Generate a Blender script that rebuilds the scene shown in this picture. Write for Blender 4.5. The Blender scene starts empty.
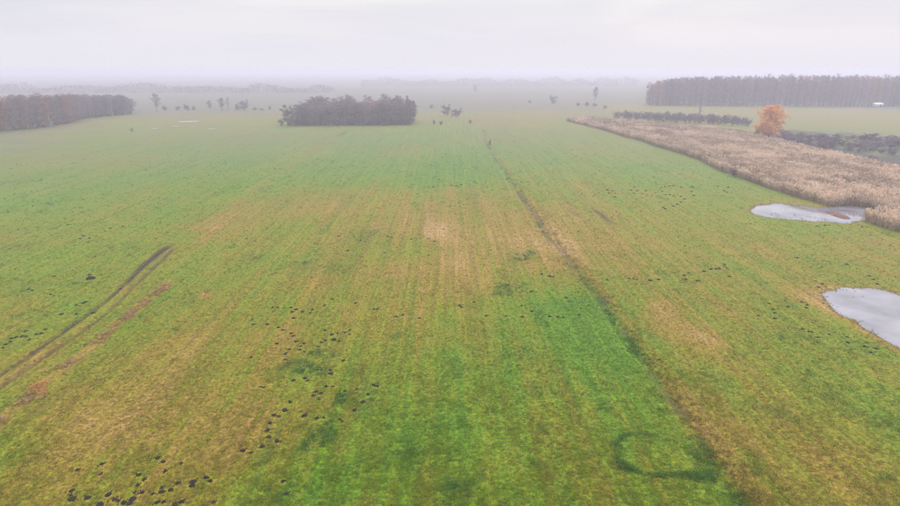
import bpy, math, random
import numpy as np

# ------------------------------------------------------------------ camera, sky, sun, exposure
scene = bpy.context.scene
col = scene.collection
H, PITCH, FPX = 26.0, math.radians(17.0), 600.0          # drone height, tilt, focal length in photo pixels
cam_d = bpy.data.cameras.new('camera'); cam = bpy.data.objects.new('camera', cam_d); col.objects.link(cam)
cam.location = (0, 0, H); cam.rotation_euler = (math.pi / 2 - PITCH, 0, 0)
cam_d.sensor_width = 36; cam_d.lens = 36 * FPX / 900
cam_d.clip_start = 0.5; cam_d.clip_end = 30000
scene.camera = cam

SUN_EL, SUN_AZ = math.radians(42), math.radians(35)       # azimuth measured from +Y towards +X
world = bpy.data.worlds.new('World'); scene.world = world; world.use_nodes = True
nt = world.node_tree; N = nt.nodes; L = nt.links
for n in list(N): N.remove(n)
out = N.new('ShaderNodeOutputWorld'); bg = N.new('ShaderNodeBackground'); bg.inputs[1].default_value = 0.1
sky = N.new('ShaderNodeTexSky'); sky.sky_type = 'NISHITA'; sky.sun_disc = False
sky.sun_elevation = SUN_EL; sky.sun_rotation = SUN_AZ; sky.air_density = 1.5; sky.dust_density = 4
tc = N.new('ShaderNodeTexCoord'); sep = N.new('ShaderNodeSeparateXYZ'); L.new(tc.outputs['Generated'], sep.inputs[0])
def wm(op, a, b=None, c=None):
    m = N.new('ShaderNodeMath'); m.operation = op
    for i, v in enumerate((a, b, c)):
        if v is None: continue
        if isinstance(v, (int, float)): m.inputs[i].default_value = v
        else: L.new(v, m.inputs[i])
    return m.outputs[0]
zc = wm('MAXIMUM', sep.outputs[2], 0.0)
grad = wm('MULTIPLY_ADD', zc, wm('MULTIPLY_ADD', zc, 0.5, 0.50), 0.405)                 # overcast sky: brighter towards the zenith
mp = N.new('ShaderNodeMapping'); mp.inputs['Scale'].default_value = (1.0, 1.0, 6.5); L.new(tc.outputs['Generated'], mp.inputs[0])
cl = N.new('ShaderNodeTexNoise'); cl.inputs['Scale'].default_value = 2.2; cl.inputs['Detail'].default_value = 4; cl.inputs['Roughness'].default_value = 0.45
cl.inputs['Distortion'].default_value = 0.4
L.new(mp.outputs[0], cl.inputs['Vector'])
cr = N.new('ShaderNodeValToRGB'); L.new(cl.outputs[0], cr.inputs[0])
cr.color_ramp.elements[0].position = 0.40; cr.color_ramp.elements[0].color = (0.855, 0.90, 1.01, 1)
cr.color_ramp.elements[1].position = 0.61; cr.color_ramp.elements[1].color = (1.11, 1.09, 1.115, 1)
sc_ = N.new('ShaderNodeVectorMath'); sc_.operation = 'SCALE'; L.new(cr.outputs[0], sc_.inputs[0]); L.new(wm('MULTIPLY', grad, 17.8), sc_.inputs['Scale'])
lo = N.new('ShaderNodeMapRange'); lo.interpolation_type = 'SMOOTHSTEP'; lo.inputs[2].default_value = 0.15; lo.inputs[3].default_value = 0.9; lo.inputs[4].default_value = 0.0; L.new(zc, lo.inputs[0])
mist = N.new('ShaderNodeMixRGB'); L.new(lo.outputs[0], mist.inputs[0]); L.new(sc_.outputs[0], mist.inputs[1]); mist.inputs[2].default_value = (9.1, 8.85, 9.75, 1)
mx = N.new('ShaderNodeMixRGB'); mx.inputs[0].default_value = 0.90; L.new(sky.outputs[0], mx.inputs[1]); L.new(mist.outputs[0], mx.inputs[2])
L.new(mx.outputs[0], bg.inputs[0]); L.new(bg.outputs[0], out.inputs[0])

sl = bpy.data.lights.new('sun', 'SUN'); sun = bpy.data.objects.new('sun', sl); col.objects.link(sun)
sl.energy = 1.4; sl.angle = math.radians(22); sl.color = (1.0, 0.95, 0.88)
sun.rotation_euler = (math.pi / 2 - SUN_EL, 0, math.pi - SUN_AZ)
scene.view_settings.view_transform = 'Standard'; scene.view_settings.look = 'None'
scene.view_settings.gamma = 1.0; scene.view_settings.exposure = 0.04; scene.view_settings.use_curve_mapping = False
scene.cycles.use_denoising = True; scene.cycles.denoising_prefilter = 'NONE'; scene.cycles.volume_bounces = 3; scene.cycles.max_bounces = 8

# ------------------------------------------------------------------ helpers
RNG = np.random.default_rng(7); random.seed(7)
CP, SP = math.cos(PITCH), math.sin(PITCH)
def G(px, py, z=0.0):
    """ground point under a photo pixel"""
    rx, ry = (px - 450) / FPX, (253 - py) / FPX
    d = (rx, CP + ry * SP, -SP + ry * CP)
    t = (z - H) / d[2]
    return d[0] * t, d[1] * t
def scale_at(py):
    """metres per photo pixel on the ground at that row"""
    ry = (253 - py) / FPX
    return (-H / (-SP + ry * CP)) / FPX
DX, DY = -0.0239, 0.99971                                  # direction of the mowing strips, the ditch and the tracks
def UV(x, y): return x * DY - y * DX, x * DX + y * DY
def XY(u, v): return u * DY + v * DX, -u * DX + v * DY

def hash2(ix, iy, s):
    h = (ix.astype(np.int64) * 374761393 + iy.astype(np.int64) * 668265263 + s * 982451653) & 0xffffffff
    h = ((h ^ (h >> 13)) * 1274126177) & 0xffffffff
    h = ((h ^ (h >> 16)) * 2246822519) & 0xffffffff
    return ((h ^ (h >> 15)) & 0xffffff) / float(0xffffff)
def vnoise(x, y, s=0):
    ix, iy = np.floor(x), np.floor(y); fx, fy = x - ix, y - iy
    fx = fx * fx * (3 - 2 * fx); fy = fy * fy * (3 - 2 * fy)
    a, b = hash2(ix, iy, s), hash2(ix + 1, iy, s); c, d = hash2(ix, iy + 1, s), hash2(ix + 1, iy + 1, s)
    return (a * (1 - fx) + b * fx) * (1 - fy) + (c * (1 - fx) + d * fx) * fy
def fbm(x, y, s=0, o=4, g=0.5):
    t = np.zeros_like(x); a = 1.0; w = 0.0
    for i in range(o):
        t += a * vnoise(x * 2 ** i + 17.3 * i, y * 2 ** i - 9.1 * i, s + i); w += a; a *= g
    return t / w
def sstep(a, b, x):
    t = np.clip((x - a) / (b - a), 0, 1); return t * t * (3 - 2 * t)

def mesh_np(name, v, faces_flat, counts):
    me = bpy.data.meshes.new(name)
    v = np.asarray(v, np.float32); f = np.asarray(faces_flat, np.int32); c = np.asarray(counts, np.int32)
    me.vertices.add(len(v)); me.vertices.foreach_set('co', v.ravel())
    me.loops.add(len(f)); me.loops.foreach_set('vertex_index', f)
    me.polygons.add(len(c)); st = np.zeros(len(c), np.int32); st[1:] = np.cumsum(c)[:-1]
    me.polygons.foreach_set('loop_start', st)
    me.update(calc_edges=True)
    return me
class MB:
    def __init__(s): s.v = []; s.f = []
    def tube(s, pts, rad, n=5):
        base = len(s.v); pts = [np.array(p, float) for p in pts]
        for i, p in enumerate(pts):
            d = pts[min(i + 1, len(pts) - 1)] - pts[max(i - 1, 0)]; d /= (np.linalg.norm(d) + 1e-9)
            a = np.cross(d, (0, 0, 1)) if abs(d[2]) < 0.9 else np.cross(d, (1, 0, 0)); a /= np.linalg.norm(a); b = np.cross(d, a)
            for k in range(n):
                t = 2 * math.pi * k / n; s.v.append(tuple(p + rad[i] * (math.cos(t) * a + math.sin(t) * b)))
        for i in range(len(pts) - 1):
            for k in range(n):
                s.f.append((base + i * n + k, base + i * n + (k + 1) % n, base + (i + 1) * n + (k + 1) % n, base + (i + 1) * n + k))
        s.f.append(tuple(base + (len(pts) - 1) * n + k for k in range(n)))
    def quad(s, c, a, b):
        i = len(s.v); c, a, b = np.array(c), np.array(a), np.array(b)
        s.v += [tuple(c - a - b), tuple(c + a - b), tuple(c + a + b), tuple(c - a + b)]; s.f.append((i, i + 1, i + 2, i + 3))
    def tri(s, p, q, r):
        i = len(s.v); s.v += [tuple(p), tuple(q), tuple(r)]; s.f.append((i, i + 1, i + 2))
    def box(s, x0, x1, y0, y1, z0, z1):
        i = len(s.v)
        s.v += [(x, y, z) for z in (z0, z1) for x, y in ((x0, y0), (x1, y0), (x1, y1), (x0, y1))]
        s.f += [tuple(i + k for k in q) for q in ((3, 2, 1, 0), (4, 5, 6, 7), (0, 1, 5, 4), (1, 2, 6, 5), (2, 3, 7, 6), (3, 0, 4, 7))]
    def mesh(s, name, mat):
        me = mesh_np(name, s.v, [k for f in s.f for k in f], [len(f) for f in s.f]); me.materials.append(mat); return me
def link(name, me, parent=None, loc=None):
    o = bpy.data.objects.new(name, me); col.objects.link(o)
    if parent is not None: o.parent = parent
    if loc is not None: o.location = loc
    return o
def tag(o, label=None, cat=None, group=None, kind=None):
    if label: o['label'] = label
    if cat: o['category'] = cat
    if group: o['group'] = group
    if kind: o['kind'] = kind
    return o

# ------------------------------------------------------------------ materials
def new_mat(name):
    m = bpy.data.materials.new(name); m.use_nodes = True
    b = m.node_tree.nodes['Principled BSDF']; b.inputs['Roughness'].default_value = 0.85; b.inputs['Specular IOR Level'].default_value = 0.2
    return m, m.node_tree.nodes, m.node_tree.links, b
def mat_var(name, c0, c1, scale=1.0, rand=0.0, rough=0.85, coord='Object'):
    """two-tone noise colour, each object shifted a little"""
    m, n, l, b = new_mat(name); b.inputs['Roughness'].default_value = rough
    t = n.new('ShaderNodeTexCoord'); no = n.new('ShaderNodeTexNoise'); no.inputs['Scale'].default_value = scale; no.inputs['Detail'].default_value = 4
    l.new(t.outputs[coord], no.inputs['Vector'])
    r = n.new('ShaderNodeValToRGB'); l.new(no.outputs[0], r.inputs[0])
    r.color_ramp.elements[0].position = 0.32; r.color_ramp.elements[0].color = (*c0, 1)
    r.color_ramp.elements[1].position = 0.68; r.color_ramp.elements[1].color = (*c1, 1)
    if rand:
        oi = n.new('ShaderNodeObjectInfo'); hs = n.new('ShaderNodeHueSaturation')
        ma = n.new('ShaderNodeMath'); ma.operation = 'MULTIPLY_ADD'; ma.inputs[1].default_value = 2 * rand; ma.inputs[2].default_value = 1 - rand
        l.new(oi.outputs['Random'], ma.inputs[0]); l.new(ma.outputs[0], hs.inputs['Value']); l.new(r.outputs[0], hs.inputs['Color']); l.new(hs.outputs[0], b.inputs['Base Color'])
    else: l.new(r.outputs[0], b.inputs['Base Color'])
    return m
GRASS = [(0.00, (0.072, 0.156, 0.003)), (0.22, (0.106, 0.170, 0.003)), (0.46, (0.152, 0.156, 0.005)), (0.66, (0.196, 0.142, 0.013)), (0.86, (0.258, 0.164, 0.036)), (1.0, (0.33, 0.21, 0.080))]
def grass_ramp(n, l, fac):
    r = n.new('ShaderNodeValToRGB'); e = r.color_ramp.elements
    e[0].position, e[0].color = GRASS[0][0], (*GRASS[0][1], 1); e[1].position, e[1].color = GRASS[-1][0], (*GRASS[-1][1], 1)
    for p, c in GRASS[1:-1]:
        q = e.new(p); q.color = (*c, 1)
    l.new(fac, r.inputs[0]); return r.outputs[0]
def attr(n, name, kind='GEOMETRY'):
    a = n.new('ShaderNodeAttribute'); a.attribute_name = name; a.attribute_type = kind; return a.outputs['Fac']
def mth(n, l, op, a, b=None, c=None, clamp=False):
    m = n.new('ShaderNodeMath'); m.operation = op; m.use_clamp = clamp
    for i, v in enumerate((a, b, c)):
        if v is None: continue
        if isinstance(v, (int, float)): m.inputs[i].default_value = v
        else: l.new(v, m.inputs[i])
    return m.outputs[0]
def mixc(n, l, f, a, b):
    m = n.new('ShaderNodeMixRGB')
    for i, v in enumerate((f, a, b)):
        if isinstance(v, (int, float)): m.inputs[i].default_value = v
        elif isinstance(v, tuple): m.inputs[i].default_value = (*v, 1)
        else: l.new(v, m.inputs[i])
    return m.outputs[0]
LUSH, SOIL, MUD = (0.024, 0.095, 0.012), (0.028, 0.020, 0.015), (0.14, 0.10, 0.055)
def meadow_mat():
    m, n, l, b = new_mat('meadow_grass')
    t = n.new('ShaderNodeTexCoord')
    def noise(scale, det=4, sx=1, sy=1, rough=0.55):
        p = n.new('ShaderNodeMapping'); p.inputs['Scale'].default_value = (sx, sy, 1); p.inputs['Rotation'].default_value = (0, 0, -0.0239)
        l.new(t.outputs['Object'], p.inputs[0]); q = n.new('ShaderNodeTexNoise'); q.inputs['Scale'].default_value = scale; q.inputs['Detail'].default_value = det; q.inputs['Roughness'].default_value = rough
        l.new(p.outputs[0], q.inputs['Vector']); return q.outputs[0]
    fine = noise(2.2, 5, rough=0.65); mid = noise(0.45, 4); clump = noise(1.3, 3); clump2 = noise(1.7, 5, rough=0.7); streak = noise(1.0, 3, 1.3, 0.035)
    f = attr(n, 'dry')
    f = mth(n, l, 'ADD', f, mth(n, l, 'MULTIPLY_ADD', fine, 0.85, -0.425))
    f = mth(n, l, 'ADD', f, mth(n, l, 'MULTIPLY_ADD', mid, 0.30, -0.15))
    f = mth(n, l, 'ADD', f, mth(n, l, 'MULTIPLY_ADD', streak, 0.46, -0.23), clamp=True)
    c = grass_ramp(n, l, f)
    lu = mth(n, l, 'MULTIPLY', attr(n, 'lush'), mth(n, l, 'MULTIPLY_ADD', clump2, 5.0, -1.9, clamp=True), clamp=True)
    c = mixc(n, l, lu, c, LUSH)
    dk = n.new('ShaderNodeMapRange'); dk.inputs[1].default_value = 0.60; dk.inputs[2].default_value = 0.74; dk.inputs[4].default_value = 0.45; l.new(noise(0.9, 5, rough=0.7), dk.inputs[0])
    c = mixc(n, l, dk.outputs[0], c, (0.035, 0.062, 0.016))
    c = mixc(n, l, attr(n, 'heath_haze'), c, (0.112, 0.104, 0.086))
    so = mth(n, l, 'MULTIPLY', attr(n, 'soil'), mth(n, l, 'MULTIPLY_ADD', fine, 1.6, 0.2, clamp=True), clamp=True)
    c = mixc(n, l, so, c, SOIL)
    c = mixc(n, l, attr(n, 'mud'), c, MUD)
    th = mth(n, l, 'MULTIPLY_ADD', noise(3.6, 5, rough=0.75), 4.2, -1.08); th = mth(n, l, 'MINIMUM', mth(n, l, 'MAXIMUM', th, 0.36), 1.6)   # thatch and bare roots show dark between the blades
    st = mth(n, l, 'MULTIPLY_ADD', noise(1.0, 2, 2.1, 0.022), 0.9, 0.55)                                                                      # mower lines
    sc2 = n.new('ShaderNodeVectorMath'); sc2.operation = 'SCALE'; l.new(c, sc2.inputs[0]); l.new(mth(n, l, 'MULTIPLY', th, st), sc2.inputs['Scale']); c = sc2.outputs[0]
    l.new(c, b.inputs['Base Color'])
    bp = n.new('ShaderNodeBump'); bp.inputs['Strength'].default_value = 0.6; bp.inputs['Distance'].default_value = 0.12
    l.new(mth(n, l, 'ADD', fine, mth(n, l, 'MULTIPLY', clump, 0.6)), bp.inputs['Height']); l.new(bp.outputs[0], b.inputs['Normal'])
    return m
def tuft_mat():
    m, n, l, b = new_mat('grass_tufts')
    c = grass_ramp(n, l, attr(n, 'dry', 'INSTANCER')); c = mixc(n, l, attr(n, 'lush', 'INSTANCER'), c, LUSH)
    sv = n.new('ShaderNodeVectorMath'); sv.operation = 'SCALE'; l.new(c, sv.inputs[0]); l.new(attr(n, 'tone', 'INSTANCER'), sv.inputs['Scale']); l.new(sv.outputs[0], b.inputs['Base Color']); return m
def tint_mat(name, c0, c1):
    m, n, l, b = new_mat(name); l.new(mixc(n, l, attr(n, 'tint', 'INSTANCER'), c0, c1), b.inputs['Base Color']); return m
def water_mat():
    m, n, l, b = new_mat('sky_toned_water')
    b.inputs['Base Color'].default_value = (0.33, 0.32, 0.35, 1); b.inputs['Roughness'].default_value = 0.06; b.inputs['IOR'].default_value = 1.45; b.inputs['Specular IOR Level'].default_value = 0.5
    t = n.new('ShaderNodeTexCoord'); q = n.new('ShaderNodeTexNoise'); q.inputs['Scale'].default_value = 1.4; q.inputs['Detail'].default_value = 3; l.new(t.outputs['Object'], q.inputs['Vector'])
    q2 = n.new('ShaderNodeTexNoise'); q2.inputs['Scale'].default_value = 0.16; q2.inputs['Detail'].default_value = 3; l.new(t.outputs['Object'], q2.inputs['Vector'])
    r = n.new('ShaderNodeValToRGB'); l.new(q2.outputs[0], r.inputs[0]); r.color_ramp.elements[0].position = .38; r.color_ramp.elements[1].position = .62
    r.color_ramp.elements[0].color = (0.15, 0.145, 0.17, 1); r.color_ramp.elements[1].color = (0.27, 0.26, 0.29, 1); l.new(r.outputs[0], b.inputs['Base Color'])  # pale blotchy base colour stands in for reflected sky
    bp = n.new('ShaderNodeBump'); bp.inputs['Strength'].default_value = 0.12; bp.inputs['Distance'].default_value = 0.03; l.new(q.outputs[0], bp.inputs['Height']); l.new(bp.outputs[0], b.inputs['Normal'])
    return m
M_MEADOW, M_TUFT, M_WATER = meadow_mat(), tuft_mat(), water_mat()
M_SOIL = mat_var('molehill_earth', (0.012, 0.009, 0.008), (0.042, 0.031, 0.024), 3, 0.3, 0.95)
M_REED = tint_mat('dry_reed', (0.24, 0.165, 0.115), (0.56, 0.41, 0.30))
M_PLUME = tint_mat('reed_plume', (0.46, 0.34, 0.25), (0.90, 0.74, 0.58))
M_WEED = tint_mat('withered_weed', (0.24, 0.14, 0.075), (0.46, 0.29, 0.14))
M_BARK = mat_var('grey_bark', (0.05, 0.042, 0.04), (0.10, 0.085, 0.075), 2, 0.2)
M_BIRCH = mat_var('pale_birch_bark', (0.16, 0.15, 0.15), (0.30, 0.28, 0.28), 3, 0.1)
M_TWIG = mat_var('bare_twigs', (0.185, 0.130, 0.170), (0.300, 0.215, 0.260), 0.5, 0.25)  # mauve lightened to carry mist in the colour; needles and scrub too
M_RUST = mat_var('rusty_leaves', (0.26, 0.12, 0.095), (0.40, 0.21, 0.155), 0.5, 0.2)
M_DARK = mat_var('dark_needles', (0.145, 0.108, 0.142), (0.225, 0.170, 0.210), 0.5, 0.2)
M_LEFT = mat_var('ruddy_twigs', (0.170, 0.105, 0.118), (0.300, 0.165, 0.155), 0.05)
M_SCRUB = mat_var('scrub_twigs', (0.095, 0.066, 0.092), (0.165, 0.120, 0.152), 0.6, 0.2)
M_ORANGE = mat_var('orange_leaves', (0.66, 0.27, 0.07), (0.86, 0.47, 0.16), 0.7, 0.0)
M_HEAP = mat_var('dry_brush', (0.46, 0.20, 0.045), (0.66, 0.38, 0.10), 2.5, 0.0)

# ------------------------------------------------------------------ lines and patches on the ground (photo pixels turned into metres)
def line_uv(pts):
    a = np.array([UV(*G(*p)) for p in pts]); o = np.argsort(a[:, 1]); return a[o, 1], a[o, 0]
DITCH = line_uv([(484, 130), (489, 146), (505, 170), (540, 220), (575, 265), (610, 307), (640, 347), (680, 402), (715, 450), (752, 506), (800, 575)])
RUT1 = line_uv([(170, 245), (158, 254), (142, 267), (126, 283), (103, 303), (63, 332), (32, 354), (0, 375), (-70, 418)])
RUT2 = line_uv([(174, 248), (162, 260), (130, 289), (115, 305), (91, 325), (59, 347), (24, 370), (0, 387), (-70, 432)])
WEEDS = line_uv([(172, 281), (146, 301), (119, 323), (95, 345), (63, 366), (40, 386), (8, 414), (-60, 462)])
TRACK = line_uv([(196, 250), (215, 226), (240, 202), (270, 179), (300, 160), (325, 144), (346, 132)])
SCAR = line_uv([(593, 209), (602, 215), (612, 223)])
SCAR2 = line_uv([(566, 208), (573, 213), (579, 217)])
def ldist(L_, u, v): return u - np.interp(v, L_[0], L_[1])
def lrange(L_, v, e=3.0): return sstep(L_[0][0] - e, L_[0][0] + e, v) * (1 - sstep(L_[0][-1] - e, L_[0][-1] + e, v))
def poly(pts): return np.array([G(*p) for p in pts])
def smooth_poly(P, n=5):
    for _ in range(2):
        Q = np.roll(P, -1, 0); P = np.stack([P * .75 + Q * .25, P * .25 + Q * .75], 1).reshape(-1, 2)
    return P
POND1 = smooth_poly(poly([(748, 211), (757, 206), (775, 203), (799, 205), (818, 207), (840, 206), (862, 206), (876, 209.5), (879, 214), (870, 218), (854, 222.5), (829, 221.6), (807, 220), (784, 219), (760, 216)]))
POND2 = smooth_poly(poly([(825, 297), (829, 290), (845, 287.5), (870, 288), (887, 291), (905, 296), (945, 305), (985, 330), (990, 368), (950, 374), (903, 349), (880, 336), (862, 325), (858, 318), (848, 317), (838, 309)]))
def wander(P, amp, s):
    c = P.mean(0); k = np.arange(len(P)); Q = []
    for i, p in enumerate(P):
        d = (p - c) / np.linalg.norm(p - c); Q.append(p + d * amp * (vnoise(np.array([p[0] * .55]), np.array([p[1] * .3]), s)[0] - .5))
    return np.array(Q)
def densify(P, step):
    o = []
    for a, b in zip(P, np.roll(P, -1, 0)):
        n = max(1, int(np.linalg.norm(b - a) / step)); o += [a + (b - a) * k / n for k in range(n)]
    return np.array(o)
POND1 = wander(densify(POND1, 1.0), 1.6, 3); POND2 = wander(densify(POND2, 0.7), 0.9, 5)
def sdist(P, x, y):
    """signed distance to a closed outline, inside negative"""
    d = np.full(x.shape, 1e9); ins = np.zeros(x.shape, bool)
    for a, b in zip(P, np.roll(P, -1, 0)):
        e = b - a; t = np.clip(((x - a[0]) * e[0] + (y - a[1]) * e[1]) / (e @ e + 1e-9), 0, 1)
        d = np.minimum(d, np.hypot(x - a[0] - t * e[0], y - a[1] - t * e[1]))
        c = (a[1] > y) != (b[1] > y); xi = (b[0] - a[0]) * (y - a[1]) / (b[1] - a[1] + 1e-12) + a[0]; ins ^= c & (x < xi)
    return np.where(ins, -d, d)
def near_sdist(P, x, y, pad):
    r = np.full(x.shape, 1e3); lo, hi = P.min(0) - pad, P.max(0) + pad
    k = (x > lo[0]) & (x < hi[0]) & (y > lo[1]) & (y < hi[1])
    if k.any(): r[k] = sdist(P, x[k], y[k])
    return r
REED = densify(poly([(566, 121), (600, 129.5), (640, 141), (680, 154), (720, 170), (740, 177), (770, 189), (800, 198), (838, 209), (870, 223), (903, 233), (960, 256), (1060, 296), (1120, 240), (1010, 196), (930, 178), (900, 173), (868, 166), (832, 158), (795, 149), (768, 142), (747, 135), (705, 128.5), (660, 125), (620, 121), (590, 118.5)]), 12)
REED = wander(REED, 4.5, 11)
HEATH = poly([(745, 134), (790, 130), (850, 133), (960, 140), (1060, 180), (1010, 196), (930, 178), (900, 173), (868, 166), (832, 158), (795, 149), (768, 142)])
def EL(cx, cy, rx, ry, w):
    x, y = G(cx, cy); m = scale_at(cy); y0, y1 = G(cx, cy + ry)[1], G(cx, cy - ry)[1]
    return x, y, rx * m, (y1 - y0) / 2, w
DRYS = [EL(*e) for e in [  # x, y, half width, half height in photo pixels, weight
    (437, 232, 13, 8, .38), (432, 225, 60, 22, .10), (440, 208, 90, 14, .07), (330, 205, 60, 14, .10), (560, 225, 50, 25, .16), (660, 332, 36, 24, .30), (640, 318, 20, 14, .15),
    (720, 400, 45, 45, .10), (770, 455, 60, 60, .08), (690, 250, 70, 26, .12), (190, 340, 80, 45, .20), (120, 420, 90, 50, .18), (230, 395, 60, 60, .10), (60, 455, 70, 50, .11), (30, 330, 30, 18, .10), (215, 445, 55, 30, .15),
    (255, 250, 40, 20, .12), (230, 225, 25, 14, .20), (390, 285, 80, 22, .14), (470, 270, 40, 30, .12), (540, 250, 40, 16, .16), (200, 297, 10, 4, .4), (700, 345, 14, 8, .18), (600, 260, 40, 20, .14), (838, 300, 22, 14, .25), (880, 335, 20, 10, .2),
    (40, 155, 60, 8, .15), (880, 250, 60, 18, .10), (530, 430, 45, 40, .10), (600, 480, 50, 30, .10), (850, 470, 60, 40, .12), (100, 160, 60, 14, .06), (670, 175, 30, 3, .15)]]
WETS = [EL(*e) for e in [  # greener ground
    (600, 345, 55, 40, -.26), (560, 320, 60, 25, -.16), (480, 380, 80, 60, -.20), (400, 440, 110, 60, -.14), (300, 480, 100, 30, -.18), (420, 170, 90, 14, -.20), (200, 175, 120, 18, -.14), (470, 160, 30, 14, -.16), (120, 215, 90, 18, -.06), (60, 255, 60, 20, -.12), (90, 310, 30, 15, -.10),
    (640, 430, 50, 60, -.14), (800, 355, 60, 26, -.10), (870, 330, 30, 16, -.12), (560, 160, 40, 12, -.12), (660, 170, 60, 12, -.12), (830, 230, 60, 12, -.12), (290, 255, 40, 14, -.12), (30, 205, 50, 12, -.08), (40, 395, 30, 14, -.12), (520, 290, 60, 20, -.10), (760, 240, 60, 30, -.05), (340, 300, 60, 12, -.06)]]
LUSHS = [EL(*e) for e in [
    (505, 257, 17, 7, .9), (515, 290, 24, 7, .6), (315, 361, 18, 10, .85), (293, 432, 17, 11, .9), (322, 406, 10, 5, .8), (494, 491, 10, 6, 1.0), (345, 345, 16, 6, .5), (540, 395, 22, 6, .45), (573, 380, 10, 5, .4), (585, 310, 22, 6, .3), (320, 270, 40, 8, .3), (250, 262, 26, 9, .3), (370, 236, 24, 9, .45),
    (100, 248, 24, 5, .3), (30, 315, 28, 7, .4), (85, 280, 20, 6, .4), (20, 245, 26, 6, .35), (275, 475, 26, 9, .35), (812, 345, 30, 9, .3), (870, 352, 26, 9, .4), (720, 365, 20, 6, .3), (790, 420, 26, 10, .25), (880, 465, 16, 6, .4), (535, 440, 8, 8, .5), (684, 418, 8, 4, .9), (480, 330, 40, 6, .25), (700, 306, 24, 6, .3), (10, 400, 16, 8, .4), (165, 330, 10, 4, .5)]]
RX, RY = G(664, 456); RRX = 46 * scale_at(456); RRY = (G(664, 432)[1] - G(664, 480)[1]) / 2
CUT_V = UV(*G(440, 187))[1]
def fields(x, y):
    u, v = UV(x, y); r = np.hypot(x, y)
    wx = x + 9 * (fbm(x / 11, y / 11, 71, 3) - .5); wy = y + 9 * (fbm(x / 11, y / 11, 72, 3) - .5)
    dry = 0.412 + 0.46 * (fbm(x / 16, y / 30, 1, 5, .6) - .5) + 0.28 * (fbm(x / 4, y / 4, 2, 4, .6) - .5)
    for cx, cy, rx, ry, w in DRYS + WETS:
        q = ((wx - cx) / rx) ** 2 + ((wy - cy) / ry) ** 2; dry = dry + w * np.exp(-q * .9)
    dd = ldist(DITCH, u, v); inrow = lrange(DITCH, v, 6)
    # mown strips run along v: stronger in the middle field and right of the ditch
    ust = 0.55 * (vnoise(u / .9, v / 28, 21) - .5) + 0.22 * (vnoise(u / 2.6, v / 30, 22) - .5) + .4 * (vnoise(u / .5, v / 22, 23) - .5)
    midf = sstep(-34, -12, u) * (1 - .3 * sstep(0, 3, dd)); dry = dry + ust * (0.11 + 0.27 * midf)
    dry = dry + 0.06 * sstep(0, 3, dd) * (1 - sstep(60, 90, u))
    edge = CUT_V + 3 * (vnoise(u / 6, v * 0, 31) - .5)
    dry = dry + np.where(dd < 0, 0.13 * (1 - sstep(edge - 1, edge + 2, v)) * sstep(CUT_V - 80, CUT_V - 40, v) * sstep(-30, -14, u), 0)
    dry = dry + .16 * sstep(250, 420, r) - .13 * sstep(110, 180, r) * (1 - sstep(240, 300, r))
    # the ditch: straw on its right lip, rank growth in its bed
    wob = 1.6 * (vnoise(u * 0, v / 5, 41) - .5)
    dry = dry + inrow * (0.13 * np.exp(-((dd - .8 - .3 * wob) / .55) ** 2) + .10 * np.exp(-((dd - .2) / 1.4) ** 2))
    lush = np.zeros_like(x)
    for cx, cy, rx, ry, w in LUSHS:
        q = ((wx - cx) / rx) ** 2 + ((wy - cy) / ry) ** 2; lush = np.maximum(lush, w * np.clip(1.5 * np.exp(-q * 1.1) - .22, 0, 1))
    lush = lush * (.3 + .8 * sstep(.42, .56, fbm(x / .8, y / 1.1, 63, 3)))
    a = np.arctan2((y - RY) / RRY, (x - RX) / RRX); q = np.hypot((x - RX) / RRX, (y - RY) / RRY) + .75 * (fbm(x / 1.6, y / 1.6, 61, 4) - .5)
    ring = np.exp(-((q - .95) / .14) ** 2) * (1 - .9 * np.exp(-((a - .7) / .85) ** 2)) * (.5 + .5 * sstep(.30, .62, fbm(x / 1.3, y / 1.3, 62, 3))); lush = np.maximum(lush, 1.15 * ring)
    lush = lush + .30 * sstep(.60, .74, fbm(x / 2.6, y / 4.0, 51, 4, .6)) * (1 - .7 * sstep(.35, .75, dry))
    bed = inrow * np.exp(-((dd + .6 + .5 * wob) / .55) ** 2) * sstep(.35, .65, vnoise(u * 0 + 2.2, v / 2.2, 42))
    lush = np.maximum(lush, .75 * bed)
    soil = .55 * inrow * np.exp(-((dd + .4 + .5 * wob) / .5) ** 2) * sstep(.4, .7, vnoise(u * 0, v / 3, 43))
    mud = np.zeros_like(x)
    for R_, k in ((RUT1, 1.0), (RUT2, .75)):
        d = ldist(R_, u, v) + .35 * (fbm(u * 0, v / 1.6, 48, 3) - .5); top = sstep(70, 84, v); w = .34 + .30 * top * (k > .9)
        soil = np.maximum(soil, k * lrange(R_, v, 1.5) * np.exp(-(d / w) ** 4) * np.clip(.78 + .5 * top + .5 * (vnoise(u * 0, v / 3, 44) - .5), 0, 1))
    dr = ldist(RUT1, u, v); band = lrange(RUT1, v, 2)
    dry = dry + band * .16 * np.exp(-((dr - 1.0) / 1.7) ** 2)
    dw = ldist(WEEDS, u, v); dry = dry + lrange(WEEDS, v, 2) * .40 * np.exp(-((dw - .8 * (vnoise(u * 0, v / 2.5, 45) - .5)) / .7) ** 2) * (.5 + .7 * vnoise(u * 0, v / 2, 46))
    dt = ldist(TRACK, u, v); tb = lrange(TRACK, v, 6)
    dry = dry + tb * .18 * np.exp(-(dt / 1.4) ** 2) * (.5 + vnoise(u * 0, v / 9, 47))
    far = sstep(240, 262, v) * (1 - sstep(285, 300, v)); soil = np.maximum(soil, .8 * far * tb * np.exp(-(dt / .9) ** 2))
    for S_, k in ((SCAR, .85), (SCAR2, .45)):
        soil = np.maximum(soil, k * lrange(S_, v, 3) * np.exp(-(ldist(S_, u, v) / .55) ** 2))
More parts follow.
